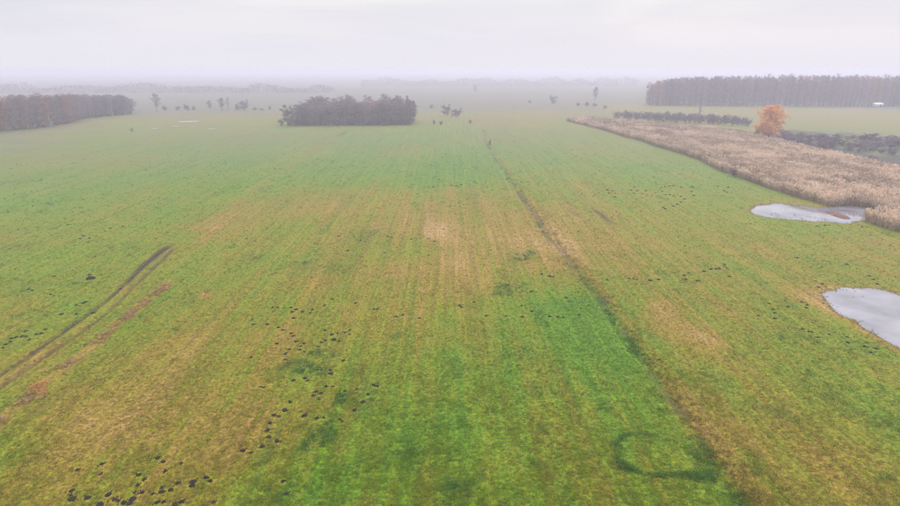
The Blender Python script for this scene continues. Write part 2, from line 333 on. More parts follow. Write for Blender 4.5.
    s1, s2 = near_sdist(POND1, x, y, 8), near_sdist(POND2, x, y, 8); s = np.minimum(s1, s2)
    mud = np.maximum(mud, np.exp(-(np.maximum(s, 0) / .5) ** 2) * .85 * (s < 7)); dry = dry + .20 * np.exp(-(np.maximum(s, 0) / 1.3) ** 2)
    sr = near_sdist(REED, x, y, 6); soil = np.maximum(soil, .75 * (1 - sstep(-.8, .5, sr)))
    sh = near_sdist(HEATH, x, y, 30) + 14 * (fbm(x / 12, y / 20, 111, 3) - .5); heath_haze = .9 * (1 - sstep(-4, 4, sh)) * (.35 + .65 * sstep(.35, .6, fbm(x / 6, y / 14, 112, 3)))
    soil = np.maximum(soil, .8 * (heath_haze > .2) * heath_haze)
    heath_haze = np.maximum(heath_haze, .30 * sstep(110, 240, r) * (.7 + .6 * fbm(x / 25, y / 60, 115, 3)))  # grass greyed with distance from the camera: haze put into the colour
    heath_haze = np.maximum(heath_haze, .85 * sstep(290, 480, r + 90 * (fbm(x / 120, y / 40, 113, 4) - .5)) * (1 - .75 * sstep(90, 130, x) * (1 - sstep(470, 540, r))))  # far ground greyed further, painted in where the mist is thin
    heath_haze = np.maximum(heath_haze, .6 * (1 - sstep(-150, -95, x + .35 * (y - 200))) * sstep(.3, .6, fbm(x / 30, y / 12, 114, 3)) * sstep(170, 215, y))
    return dict(dry=np.clip(dry, 0, 1), lush=np.clip(lush, 0, 1), soil=np.clip(soil, 0, 1), mud=np.clip(mud, 0, 1), heath_haze=np.clip(heath_haze, 0, 1), pond=s, reed=sr, dd=dd)
def height(x, y, F):
    u, v = UV(x, y); r = np.hypot(x, y)
    z = 0.05 * (fbm(x / 1.4, y / 1.4, 81, 3, .6) - .5) + .10 * (fbm(x / 9, y / 9, 82, 2) - .5)
    z = z - .30 * lrange(DITCH, v, 6) * np.exp(-((F['dd'] + .4) / .9) ** 2) + .12 * lrange(DITCH, v, 6) * np.exp(-((F['dd'] - 1.2) / .8) ** 2)
    for R_ in (RUT1, RUT2): z = z - .16 * lrange(R_, v, 1.5) * np.exp(-(ldist(R_, u, v) / .3) ** 4)
    for S_ in (SCAR, SCAR2): z = z - .14 * lrange(S_, v, 3) * np.exp(-(ldist(S_, u, v) / .5) ** 2)
    s = F['pond']; z = np.where(s < 6, z * sstep(-.2, 2.5, s) - .16 * (1 - sstep(-1.2, 1.6, s)) - .10 * (1 - sstep(-3, 0, s)), z)
    return z

# ------------------------------------------------------------------ the meadow: one sheet to the horizon, finest in view
def build_meadow():
    fine = np.radians(np.concatenate([np.arange(-64, -45, .22), np.arange(-45, 45.001, .11), np.arange(45.2, 64.1, .22)])); rest = np.radians(np.arange(67, 294, 4.0)); ang = np.concatenate([fine, rest])
    dep = np.radians(np.concatenate([np.linspace(66, 42, 40)[:-1], np.linspace(42, 3.0, 520)[:-1], np.linspace(3.0, .45, 60), [.3, .24]]))
    rad = H / np.tan(dep); A, R = np.meshgrid(ang, rad); x, y = R * np.sin(A), R * np.cos(A)
    F = fields(x.ravel(), y.ravel()); z = height(x.ravel(), y.ravel(), F)
    v = np.column_stack([x.ravel(), y.ravel(), z]); na, nr = len(ang), len(rad)
    i = np.arange((nr - 1) * na).reshape(nr - 1, na); j = np.roll(i, -1, 1)
    q = np.stack([i, i + na, j + na, j], -1).reshape(-1, 4)[:, ::-1]
    v = np.vstack([v, [[0, 0, 0]]]); c = len(v) - 1; k = np.arange(na); t = np.column_stack([k, np.roll(k, -1), np.full(na, c)])[:, ::-1]
    me = mesh_np('meadow', v, np.concatenate([q.ravel(), t.ravel()]), np.concatenate([np.full(len(q), 4), np.full(na, 3)]))
    for nme in ('dry', 'lush', 'soil', 'mud', 'heath_haze'):
        a = me.attributes.new(nme, 'FLOAT', 'POINT'); a.data.foreach_set('value', np.append(F[nme], .4).astype(np.float32))
    me.polygons.foreach_set('use_smooth', np.ones(len(me.polygons), bool)); me.materials.append(M_MEADOW)
    o = link('ground', me); o['kind'] = 'structure'; o['label'] = 'wide green and straw coloured meadow reaching the misty horizon'
build_meadow()
def gz(x, y):
    x, y = np.array([float(x)]), np.array([float(y)]); return float(height(x, y, fields(x, y))[0])

# ------------------------------------------------------------------ water
def water(name, P, z, label):
    c = P.mean(0); n = len(P); v = [(p[0] - c[0], p[1] - c[1], 0) for p in P]
    me = mesh_np(name, v, list(range(n)), [n])
    if me.polygons[0].normal.z < 0: me.flip_normals()
    me.materials.append(M_WATER); o = link(name, me, None, (c[0], c[1], z)); tag(o, label, kind='structure'); return o
def grow(P, d):
    c = P.mean(0); return np.array([p + (p - c) / np.linalg.norm(p - c) * d for p in P])
water('pond', grow(POND1, .35), -.09, 'long pale pond at the foot of the reed bed')
water('pond', grow(POND2, .35), -.09, 'pale pond cut by the right edge of the picture')
def puddle(px, py, w, h, label, s, z=.07):
    cx, cy = G(px, py); rx = w / 2 * scale_at(py); ry = (G(px, py - h / 2)[1] - G(px, py + h / 2)[1]) / 2
    t = np.linspace(0, 2 * math.pi, 40)[:-1]; k = 1 + .5 * (vnoise(np.cos(t) * 2 + s, np.sin(t) * 2, s) - .5)
    water('puddle', np.column_stack([cx + rx * np.cos(t) * k, cy + ry * np.sin(t) * k]), z, label)
for i, (p, lb) in enumerate([((189, 121.5, 20, 1.0), 'longest white puddle in the far left meadow'), ((157, 128.5, 9, .7), 'left small puddle in the far left meadow'), ((176, 126, 8, .6), 'small puddle just before the longest far left puddle'), ((212, 129, 8, .7), 'right small puddle in the far left meadow')]):
    puddle(*p, lb, i + 3)

# ------------------------------------------------------------------ molehills, one by one: corner of a studied square, its scale, then x, y, size
def hills(group, label, ox, oy, k, pts):
    q = np.array([p[:2] for p in pts], float); lo, hi = q.min(0), q.max(0) + 1e-6; base = label.replace('tiny ', '').replace('small ', '')
    for p, f in zip(pts, (q - lo) / (hi - lo)):
        z = p[2] if len(p) > 2 else 2
        where = ('far', 'middle', 'near')[min(2, int(f[1] * 3))] + ' ' + ('left', 'centre', 'right')[min(2, int(f[0] * 3))]
        HILLS.append((ox + p[0] / k, oy + p[1] / k, z, ('tiny', 'small', 'larger', 'large')[z - 1] + ' ' + base + ', ' + where, group))
HILLS = []
hills('molehills in the lower left corner', 'black molehill in the lower left corner cluster', 60, 400, 3.75, [(45, 340), (40, 357, 1), (47, 372, 4), (103, 367, 3), (182, 355, 4), (150, 393, 4), (203, 372), (218, 378), (238, 386), (273, 372, 4), (262, 388, 3), (292, 320, 3), (315, 298), (296, 282), (308, 347), (280, 347, 1), (348, 352, 1), (382, 345, 3), (415, 338), (380, 330, 1), (365, 384), (390, 382), (432, 393), (456, 382, 3), (443, 312, 3), (497, 306, 4), (495, 321, 3), (548, 290), (563, 302), (395, 268), (367, 217), (387, 232), (455, 238), (158, 242, 3), (153, 278, 1), (577, 382), (67, 263, 1), (838, 305), (850, 352, 2)])
hills('molehills in the winding chain', 'dark molehill in the winding chain left of the field centre', 60, 400, 3.75, [(845, 40, 3), (802, 57, 1), (818, 63, 1), (790, 87, 1), (780, 112), (782, 137, 1), (812, 152), (758, 173), (686, 190), (718, 197, 1)])
hills('molehills in the winding chain', 'dark molehill in the winding chain left of the field centre', 230, 280, 2.976, [(69, 133), (112, 133), (63, 231), (66, 118, 1), (127, 82), (142, 82), (183, 82), (185, 95, 3), (189, 114, 3), (196, 88), (216, 95, 3), (239, 98), (246, 88), (158, 150), (143, 142), (182, 160), (188, 167), (197, 183), (220, 189), (212, 197), (209, 208), (221, 214), (140, 190), (176, 207), (165, 221), (165, 238), (283, 150), (303, 162, 3), (309, 177, 4), (320, 158), (325, 181), (342, 156), (357, 148), (357, 161, 1), (285, 180), (271, 186), (261, 198, 1), (298, 268), (300, 279, 3), (259, 268, 1), (273, 268, 1), (338, 239), (189, 299), (223, 292), (233, 299), (286, 317), (307, 317, 1), (247, 344, 3), (256, 333), (270, 337), (265, 355), (334, 346), (341, 330), (377, 325), (411, 341), (396, 363, 3), (371, 387, 3), (427, 313, 3), (438, 316), (179, 363), (163, 387, 4), (131, 402), (146, 406, 1), (119, 426), (111, 448), (96, 496), (117, 468, 1), (140, 480), (221, 404, 4), (259, 411), (278, 409, 1), (328, 415, 1), (335, 420, 1), (90, 318, 1), (100, 320, 1)])
hills('molehills strewn over the middle field', 'lone dark molehill strewn over the middle field', 220, 190, 3.89, [(438, 424), (405, 449), (527, 440), (600, 463), (613, 463), (685, 493, 3), (711, 487), (777, 499), (498, 236, 3), (547, 197), (653, 181), (665, 184, 1), (745, 192, 1), (810, 190, 1), (835, 200), (868, 153, 1), (103, 190), (460, 180), (640, 245, 1)])
hills('molehills on the green before the ditch', 'dark molehill on the lush green left of the ditch', 440, 190, 3.89, [(395, 328), (428, 336, 3), (440, 338), (491, 419, 3), (75, 450, 3), (82, 457), (133, 437), (355, 396), (180, 490), (258, 491), (320, 493), (357, 471), (427, 492, 3), (458, 494), (480, 496), (540, 486), (318, 450, 1), (550, 460, 1)])
hills('molehills in the line right of the ditch', 'small molehill in the dotted line right of the ditch', 560, 160, 3.894, [(483, 449), (500, 441), (490, 465), (560, 435), (588, 426), (605, 426, 1), (618, 425, 1), (640, 408), (650, 421), (350, 469, 3), (383, 465), (268, 462, 1), (300, 465, 1), (183, 468), (535, 470)])
hills('molehills in the far field before the reeds', 'tiny molehill in the far cluster left of the reeds', 560, 160, 3.894, [(55, 132, 1), (85, 130, 1), (80, 118, 1), (150, 128, 1), (205, 120), (215, 130), (185, 118), (190, 130), (213, 144), (278, 117), (300, 120), (320, 130, 1), (333, 120), (340, 135, 1), (358, 140), (372, 128, 1), (395, 108), (410, 105), (425, 103), (440, 101), (472, 106), (398, 122), (412, 135), (427, 135), (443, 140), (470, 142), (515, 105), (512, 123), (521, 139), (485, 152), (470, 165), (457, 172), (440, 180), (410, 190), (402, 185), (615, 103), (640, 120), (655, 107), (650, 126), (635, 140, 1), (290, 105), (305, 103, 1), (287, 130)])
hills('molehills in the row across the far middle field', 'tiny molehill in the row across the far middle field', 400, 120, 3.614, [(122, 242), (105, 243, 1), (186, 237), (205, 238), (222, 235), (213, 243, 1), (240, 230, 1), (268, 223), (276, 228), (35, 240, 1), (42, 232, 1)])
hills('molehills in the right-hand field', 'dark molehill in the right-hand field between ditch and ponds', 670, 180, 2.811, [(76, 284), (95, 257), (115, 250), (128, 250, 1), (138, 249), (152, 243, 1), (167, 272), (357, 219, 3), (280, 348), (290, 364), (294, 374), (294, 390), (248, 382), (330, 357), (370, 343), (385, 352), (383, 360), (497, 238)])
hills('molehills around the near pond', 'dark molehill near the bank of the right-edge pond', 670, 180, 2.811, [(418, 302), (428, 292), (560, 270), (572, 280), (583, 293), (398, 428), (416, 443), (448, 435), (498, 442), (500, 458), (547, 469, 3), (565, 485), (580, 475), (373, 420), (390, 427)])
hills('molehills before the long pond', 'small dark molehill just before the long pale pond', 670, 180, 2.811, [(415, 130), (435, 128), (540, 132), (447, 127, 1)])
hills('molehills left of the wheel ruts', 'dark molehill in the string left of the wheel ruts', 0, 230, 2.53, [(138, 117), (72, 150), (82, 153), (128, 163), (155, 213, 3), (193, 212), (210, 185), (217, 182), (236, 210), (305, 146), (193, 190), (40, 272), (55, 270), (66, 270), (75, 278), (92, 264), (105, 262), (115, 252), (8, 298), (15, 290), (27, 283), (65, 256), (30, 275)])
HILLS.append((90.5, 278.6, 6, 'largest black molehill left of the wheel ruts', None)); HILLS.append((89.8, 275, 3, 'dark molehill just behind the largest one left of the ruts', None))
hills('molehills in the distant left field', 'tiny dark molehill in the distant left field', 0, 190, 3.89, [(313, 190), (348, 188), (290, 215, 1), (325, 180), (375, 180, 1), (430, 150), (478, 143), (265, 135, 1), (410, 162, 1)])
hx = np.array([G(h[0], h[1]) for h in HILLS]); hF = fields(hx[:, 0], hx[:, 1]); hz = height(hx[:, 0], hx[:, 1], hF)
hr = np.array([{1: .11, 2: .16, 3: .20, 4: .245, 6: .42}[h[2]] * (1 + .75 * min(1, max(0, (p[1] - 50) / 90))) * random.uniform(.9, 1.15) for h, p in zip(HILLS, hx)])
def clear_of_hills(x, y):
    ok = np.ones(x.shape, bool)
    for (a, b), r in zip(hx, hr): ok &= (np.abs(x - a) > r + .12) | (y - b > r + .1) | (y - b < -r - .22)
    return ok
# ------------------------------------------------------------------ scattered stuff
def scatter(name, co, sources, sc, rz, var, extra, label, tilt=None):
    me = bpy.data.meshes.new(name); me.vertices.add(len(co)); me.vertices.foreach_set('co', np.asarray(co, np.float32).ravel())
    d = dict(extra); d['sc'] = sc; d['rz'] = rz; d['tilt'] = np.zeros(len(co)) if tilt is None else tilt
    for k, a in d.items(): me.attributes.new(k, 'FLOAT', 'POINT').data.foreach_set('value', np.asarray(a, np.float32))
    me.attributes.new('var', 'INT', 'POINT').data.foreach_set('value', np.asarray(var, np.int32)); me.update()
    o = link(name, me); tag(o, label, kind='stuff')
    g = bpy.data.node_groups.new(name, 'GeometryNodeTree'); g.interface.new_socket('Geometry', in_out='INPUT', socket_type='NodeSocketGeometry'); g.interface.new_socket('Geometry', in_out='OUTPUT', socket_type='NodeSocketGeometry')
    n, l = g.nodes, g.links; gi, go = n.new('NodeGroupInput'), n.new('NodeGroupOutput'); j = n.new('GeometryNodeJoinGeometry')
    def na(k, t='FLOAT'):
        q = n.new('GeometryNodeInputNamedAttribute'); q.data_type = t; q.inputs[0].default_value = k; return q.outputs[0]
    rot = n.new('ShaderNodeCombineXYZ'); l.new(na('tilt'), rot.inputs[0]); l.new(na('rz'), rot.inputs[2])
    for k, s in enumerate(sources):
        ip = n.new('GeometryNodeInstanceOnPoints'); oi = n.new('GeometryNodeObjectInfo'); oi.inputs[0].default_value = s
        cm = n.new('FunctionNodeCompare'); cm.data_type = 'INT'; cm.operation = 'EQUAL'; l.new(na('var', 'INT'), cm.inputs[2]); cm.inputs[3].default_value = k
        l.new(gi.outputs[0], ip.inputs['Points']); l.new(cm.outputs[0], ip.inputs['Selection']); l.new(oi.outputs['Geometry'], ip.inputs['Instance'])
        l.new(rot.outputs[0], ip.inputs['Rotation']); l.new(na('sc'), ip.inputs['Scale']); l.new(ip.outputs[0], j.inputs[0])
    l.new(j.outputs[0], go.inputs[0]); md = o.modifiers.new('scatter', 'NODES'); md.node_group = g; return o
def src(name, mb, mat): return bpy.data.objects.new(name, mb.mesh(name, mat))
def tuft(seed, n, hgt, spread, w):
    r = random.Random(seed); m = MB()
    for _ in range(n):
        a = r.uniform(0, 6.283); q = r.random() ** .6 * spread; b = np.array([q * math.cos(a), q * math.sin(a), -.02]); la = a + r.uniform(-.6, .6); ln = hgt * r.uniform(.5, 1.1)
        tip = b + np.array([math.cos(la) * ln * .7, math.sin(la) * ln * .7, ln]); s = np.array([-math.sin(la), math.cos(la), 0]) * w * r.uniform(.6, 1.2)
        mid = (b + tip) / 2 + np.array([0, 0, ln * .15]); i = len(m.v); m.v += [tuple(b - s), tuple(b + s), tuple(mid + s * .8), tuple(mid - s * .8), tuple(tip)]; m.f += [(i, i + 1, i + 2, i + 3), (i + 3, i + 2, i + 4)]
    return m
def scatter_grass():
    n = 900000; th = np.radians(RNG.uniform(-66, 66, n)); dep = np.radians(RNG.uniform(4.0, 64, n)); r = H / np.tan(dep)
    x, y = r * np.sin(th), r * np.cos(th); F = fields(x, y); z = height(x, y, F)
    cl = .55 * fbm(x / .7, y / .7, 91, 3) + .45 * fbm(x * .9 + y * .0215, y / 9, 92, 3)
    k = (F['pond'] > .25) & (F['reed'] > .2) & (F['soil'] < .35) & (RNG.random(n) < np.clip(.30 + 1.6 * (cl - .42) + F['lush'] * .35, .08, 1) * sstep(4.5, 13, np.degrees(dep)) * (1 - sstep(46, 63, np.degrees(dep))) * (1 - sstep(44, 65, np.abs(np.degrees(th))))) & clear_of_hills(x, y)
    x, y, z, r, cl = x[k], y[k], z[k], r[k], cl[k]; n = len(x)
    dry = np.clip(F['dry'][k] + RNG.normal(.0, .17, n), 0, 1); lush = np.clip(F['lush'][k] * RNG.uniform(.6, 1.2, n), 0, 1)
    dit = np.exp(-((F['dd'][k] - .2) / 1.8) ** 2)
    sc = RNG.uniform(.55, 1.25, n) * (1 + .5 * lush + .5 * dit) * (.8 + np.clip((r - 60) / 160, 0, .8))
    scatter('grass', np.column_stack([x, y, z]), [src('tuft', tuft(k, 13, .10, .17, .015), M_TUFT) for k in range(4)], sc, RNG.uniform(0, 6.283, n), RNG.integers(0, 4, n), dict(dry=dry, lush=lush, tone=np.clip(RNG.normal(1.1, .33, n), .4, 1.8)), 'short uneven grass tufts covering the meadow')
    # withered stalks: along the ditch lip and the weed line
    P = []
    for L_, m, sg, off in ((DITCH, 700, .4, .2), (WEEDS, 1700, .55, 0)):
        v = RNG.uniform(L_[0][0], min(L_[0][-1], 240), m); v = v[RNG.random(m) < np.clip(30 / v + .25, 0, 1)]; du = RNG.normal(off, sg, len(v)); q = fbm(du / 1.2, v / 1.3, 33, 3) > .46; v, du = v[q], du[q]; u = np.interp(v, L_[0], L_[1]) + du; P.append(np.column_stack(XY(u, v)))
    P = np.vstack(P); F = fields(P[:, 0], P[:, 1]); z = height(P[:, 0], P[:, 1], F); n = len(P)
    scatter('withered_weeds', np.column_stack([P, z]), [src('weed', tuft(50 + k, 12, .26, .16, .012), M_WEED) for k in range(3)], RNG.uniform(.5, 1.15, n), RNG.uniform(0, 6.283, n), RNG.integers(0, 3, n), dict(tint=RNG.random(n)), 'withered brown weeds along the ditch and the old track')
scatter_grass()
def reed_clump(seed):
    r = random.Random(seed); m = MB(); pl = []
    for _ in range(9):
        a = r.uniform(0, 6.283); q = r.random() ** .5 * .38; b = np.array([q * math.cos(a), q * math.sin(a), -.05]); h = r.uniform(1.35, 2.1); la = r.uniform(0, 6.283); le = r.uniform(.02, .22)
        top = b + np.array([math.cos(la) * le, math.sin(la) * le, h]); s = np.array([-math.sin(la), math.cos(la), 0]) * .012; i = len(m.v)
        m.v += [tuple(b - s), tuple(b + s), tuple(top + s), tuple(top - s)]; m.f.append((i, i + 1, i + 2, i + 3))
        for p in range(3):
            f = top + np.array([math.cos(la) * .06, math.sin(la) * .06, .17]); ta = la + p * 1.05; w = np.array([-math.sin(ta), math.cos(ta), 0]) * .085; md_ = (top + f) / 2 - np.array([0, 0, .05]); b0 = top - np.array([0, 0, .18])
            pl.append(len(m.f)); i = len(m.v); m.v += [tuple(b0), tuple(md_ + w), tuple(f), tuple(md_ - w)]; m.f.append((i, i + 1, i + 2, i + 3))
        for p in range(4):
            t = r.uniform(.25, .85); c = b + (top - b) * t; ba = r.uniform(0, 6.283); ln = r.uniform(.25, .5); e = c + np.array([math.cos(ba) * ln, math.sin(ba) * ln, r.uniform(-.1, .25)]); w = np.array([0, 0, .022]) + np.array([-math.sin(ba), math.cos(ba), 0]) * .014; m.tri(c - w, c + w, e)
    me = m.mesh('reed', M_REED); me.materials.append(M_PLUME)
    for k in pl: me.polygons[k].material_index = 1
    return bpy.data.objects.new('reed', me)
def scatter_reeds():
    lo, hi = REED.min(0), REED.max(0); n = 190000; x = RNG.uniform(lo[0], hi[0], n); y = RNG.uniform(lo[1], hi[1], n); s = sdist(REED, x, y)
    r = np.hypot(x, y); gap = .6 * fbm(x / 7, y / 12, 101, 3) + .4 * fbm(x / 1.6, y / 2.4, 104, 3)
    p1 = near_sdist(POND1, x, y, 6); back = sstep(-14, -2, s) * 0
    k = (s < 0) & (p1 > .4) & (RNG.random(n) < np.clip(150 / r, .35, 1) * np.clip(.15 + 4.5 * (gap - .36), .06, 1))
    x, y, r, gap = x[k], y[k], r[k], gap[k]; F = fields(x, y); z = height(x, y, F); n = len(x)
    tint = np.clip(-.15 + 1.6 * fbm(x / 4, y / 8, 102, 4) + RNG.normal(0, .28, n) - .25 * sstep(200, 320, r), 0, 1)
    sc = RNG.uniform(.55, 1.2, n) * (.80 + .4 * fbm(x / 10, y / 14, 103, 3)) * (1 - .25 * sstep(220, 340, r))
    scatter('reed_bed', np.column_stack([x, y, z]), [reed_clump(k) for k in range(4)], sc, RNG.uniform(0, 6.283, n), RNG.integers(0, 4, n), dict(tint=tint), 'dense bed of dry pinkish tan reeds along the right side', RNG.normal(0, .08, n))
scatter_reeds()
def scatter_rims():
    X = []
    for P, nn, dens in ((POND1, 7000, .07), (POND2, 3500, .012)):
        lo, hi = P.min(0) - 2, P.max(0) + 2; x = RNG.uniform(lo[0], hi[0], nn); y = RNG.uniform(lo[1], hi[1], nn); s = sdist(P, x, y); pat = fbm(x / 1.5, y / 4, 121, 3)
        X.append(np.column_stack([x, y])[(RNG.random(nn) < .75 * np.exp(-((s - .15) / .45) ** 2) + dens * (s < 0) * sstep(.55, .68, pat) * 4)])
    X = np.vstack(X); F = fields(X[:, 0], X[:, 1]); z = np.maximum(height(X[:, 0], X[:, 1], F), -.1); n = len(X)
    scatter('bank_grass', np.column_stack([X, z]), [src('bank_tuft', tuft(80 + k, 12, .22, .15, .014), M_TUFT) for k in range(3)], RNG.uniform(.3, .85, n), RNG.uniform(0, 6.283, n), RNG.integers(0, 3, n), dict(dry=RNG.uniform(.3, .95, n), lush=RNG.uniform(0, .4, n), tone=RNG.uniform(.6, 1.2, n)), 'ragged grass on the banks and in the shallows of the ponds')
scatter_rims()

# ------------------------------------------------------------------ trees and shrubs
def rand_dir(r, up=0.0):
    z = r.uniform(-1, 1) + up; a = r.uniform(0, 6.283); v = np.array([math.cos(a), math.sin(a), z]); return v / np.linalg.norm(v)
def grow_tree(seed, h, cw, base, shape, twigs, tl, tw, leafy=0, leaf=.3, stems=1, droop=0.0, tr=.016, limbs=22):
    """a trunk and a crown of limbs, branches and twig- or leaf-sized faces; shape(t) gives the crown's half width at t of its height"""
    r = random.Random(seed); T, C = MB(), MB(); tips = []
    for sidx in range(stems):
        a0 = r.uniform(0, 6.283); sp = 0 if stems == 1 else cw * .18
        p = np.array([math.cos(a0) * sp * r.random(), math.sin(a0) * sp * r.random(), -.3]); lean = np.array([math.cos(a0), math.sin(a0), 0]) * (0.02 if stems == 1 else .28)
        hh = h * (1 if sidx == 0 else r.uniform(.6, .95)); tp = [p + (np.array([0, 0, (hh * .96 + .3)]) + lean * hh) * t + np.array([r.uniform(-1, 1), r.uniform(-1, 1), 0]) * .012 * h * (t > 0) for t in np.linspace(0, 1, 8)]
        R0 = h * tr / math.sqrt(stems); T.tube(tp, [R0 * (1.25 if t == 0 else 1 - .9 * t) + .012 for t in np.linspace(0, 1, 8)], 6)
        nl = max(5, int(limbs / stems))
        for i in range(nl):
            t = base + (1 - base) * (i + r.random()) / nl * .97; q = t * 7; k = min(int(q), 6); b = tp[k] + (tp[k + 1] - tp[k]) * (q - k)
            cz = (t - base) / (1 - base); ln = cw * shape(min(1, cz + .08)) * r.uniform(.55, 1.1); az = i * 2.4 + r.uniform(-.5, .5); rise = r.uniform(.25, .9) - droop
            e = b + np.array([math.cos(az) * ln, math.sin(az) * ln, ln * rise]); md = (b + e) / 2 + np.array([0, 0, ln * .10]) + rand_dir(r) * ln * .06
            C.tube([b, md, e], [R0 * .34 * (1 - .6 * t), R0 * .2 * (1 - .5 * t), .012], 4)
            for s in range(5):
                f = r.uniform(.25, 1); o = b + (e - b) * f + (md - (b + e) / 2) * 4 * f * (1 - f); d = rand_dir(r, .35); l2 = ln * r.uniform(.18, .42) + .25; e2 = o + d * l2
                C.tube([o, e2], [R0 * .10 + .008, .008], 3); tips.append((o, e2)); tips.append((md, e2))
    tips = tips or [(tp[-2], tp[-1])]
    for _ in range(twigs):
        o, e = r.choice(tips); c = o + (e - o) * r.uniform(.2, 1.15) + rand_dir(r) * r.random() * tl * .8
        d = rand_dir(r, .25 - droop) * tl * r.uniform(.4, 1) / 2; w = np.cross(d, rand_dir(r)); w = w / (np.linalg.norm(w) + 1e-9) * tw * r.uniform(.5, 1) / 2; C.quad(c, d, w)
    for _ in range(leafy):
        o, e = r.choice(tips); c = o + (e - o) * r.uniform(.1, 1.15) + rand_dir(r) * r.random() * tl
        d = rand_dir(r) * leaf * r.uniform(.4, 1) / 2; w = np.cross(d, rand_dir(r)); w = w / (np.linalg.norm(w) + 1e-9) * leaf * r.uniform(.4, .9) / 2; C.quad(c, d, w)
    return T, C
oval = lambda t: max(.12, math.sin(math.pi * min(1, .14 + .74 * t)) ** .6)
high = lambda t: max(.15, math.sin(math.pi * min(1, .05 + .95 * t ** 1.4)) ** .8)
dome = lambda t: max(.1, math.sqrt(max(0, 1 - (t * .95) ** 2)))
slim = lambda t: max(.1, .55 * math.sin(math.pi * (.15 + .85 * t)) + .15)
KIND = {}
def kind(key, bark, cmat, *a, **k): T, C = grow_tree(*a, **k); q = np.array(C.v); KIND[key] = (T.mesh('trunk', bark), C.mesh('crown', cmat), .5 * a[1] + .5 * q[:, 2].max(), .45 * (np.ptp(q[:, 0]) + np.ptp(q[:, 1])))
# key, materials, then: seed, height, crown half width, lowest limb, profile, twigs, twig length, twig width
for s in range(4): kind('bare%d' % s, M_BARK, M_TWIG, 100 + s, 15, 3.4, .10, oval, 4200, .9, .05, limbs=34)
for s in range(3): kind('rust%d' % s, M_BARK, M_RUST, 120 + s, 15, 3.2, .08, oval, 2400, .9, .05, 1600, .22, limbs=34)
for s in range(2): kind('dark%d' % s, M_BARK, M_DARK, 130 + s, 14, 3.0, .06, oval, 2600, .8, .05, 1800, .24, limbs=34)
for s in range(2): kind('birch%d' % s, M_BIRCH, M_TWIG, 140 + s, 16, 2.0, .35, slim, 650, .9, .07)
for s in range(2): kind('lone%d' % s, M_BARK, M_TWIG, 150 + s, 11, 3.2, .25, high, 1500, .9, .11)
for s in range(4): kind('shrub%d' % s, M_BARK, M_SCRUB, 160 + s, 4.5, 2.3, .06, dome, 1100, .7, .075, stems=5, tr=.02)
for s in range(2): kind('bush%d' % s, M_BARK, M_DARK, 170 + s, 6, 3.4, .05, dome, 1200, .7, .09, 1000, .3, stems=4, tr=.02)
kind('orange', M_BARK, M_ORANGE, 181, 12, 4.6, .07, lambda t: max(.22, math.sin(math.pi * min(1, .24 + .70 * t)) ** .6), 500, 1.3, .05, 11000, .36, droop=.15, tr=.018, limbs=46)
def plant(key, name, px, py, hpx, wpx, label, cat, group=None, xy=None, rz=None, hm=None, wm_=None, tn='trunk', cn='crown'):
    x, y = G(px, py) if xy is None else xy
    if hm is None:
        # height from the rows between foot and top, at the distance of the foot
        d = y; ang = lambda q: math.atan((q - 253) / FPX) + PITCH
        hm = H - d * math.tan(ang(py - hpx))
    m = scale_at(py); wm_ = wpx * m if wm_ is None else wm_
    T, C, h0, w0 = KIND[key]; o = link(name, None, None, (x, y, 0)); o.rotation_euler.z = random.uniform(0, 6.283) if rz is None else rz
    o.scale = (wm_ / w0, wm_ / w0, hm / h0); tag(o, label, cat, group)
    link(tn, T, o); link(cn, C, o); return o
def spot(label, f): return label + ', ' + ('at its left end', 'left of its middle', 'at its middle', 'right of its middle', 'at its right end')[min(4, max(0, int(f * 5)))]
def col_of(x, y): return 450 + FPX * x / (y * CP + H * SP)     # photo column of a ground point
def shrub(px, py, hpx, wpx, label, group=None, key=None, **k): return plant(key or 'shrub%d' % random.randrange(4), 'shrub', px, py, hpx, wpx, label, 'shrub', group, tn='stem', cn='foliage', **k)

# --- the copse standing in the meadow
def copse():
    lab = {'bare': 'bare grey-purple tree among those of the copse in mid-meadow', 'rust': 'brownish leaf-holding tree in the copse in mid-meadow', 'dark': 'dark evergreen tree in the copse in mid-meadow'}
    x0, y0 = G(294, 125.5); x1, y1 = G(412, 124.5)
    for row, (dep, n, hs) in enumerate(((0, 19, .92), (5, 18, 1.0), (11, 17, 1.05), (18, 16, 1.05))):
        for i in range(n):
            t = (i + random.uniform(.15, .85)) / n; x = x0 + (x1 - x0) * t; y = y0 + (y1 - y0) * t + dep + random.uniform(-1.5, 1.5)
            k = random.choices(['bare', 'rust', 'dark'], [7, 1.2, 3.2])[0]; hm = (11.6 + 1.5 * t) * hs * random.uniform(.72, 1.14); hm *= .86 if t < .12 else 1
            plant(k + str(random.randrange({'bare': 4, 'rust': 3, 'dark': 2}[k])), 'woodland_tree', 0, 125, 0, 0, spot(lab[k], t), 'tree', 'trees of the copse in the meadow', (x, y), hm=hm, wm_=random.uniform(7.0, 10.0))
    plant('birch1', 'birch_tree', 408, 124.5, 30, 7, 'slim pale birch rising above the right end of the copse', 'tree')
    plant('bush0', 'broad_bush', 289, 125.5, 21, 17, 'round dark bushy tree at the left end of the copse', 'tree')
    plant('bush1', 'broad_bush', 301, 123, 16, 13, 'rounded bush behind the left end of the copse', 'tree')
    plant('lone1', 'woodland_tree', 414, 122, 22, 9, 'bare tree closing the right end of the copse', 'tree')
    for i in range(24):
        px = 283 + i * 5.6 + random.uniform(-2, 2); shrub(px, 125.8 - .008 * (px - 283), random.uniform(5, 9), random.uniform(7, 11), spot('low purple undergrowth shrub along the front of the copse', i / 24), 'undergrowth along the copse')
copse()
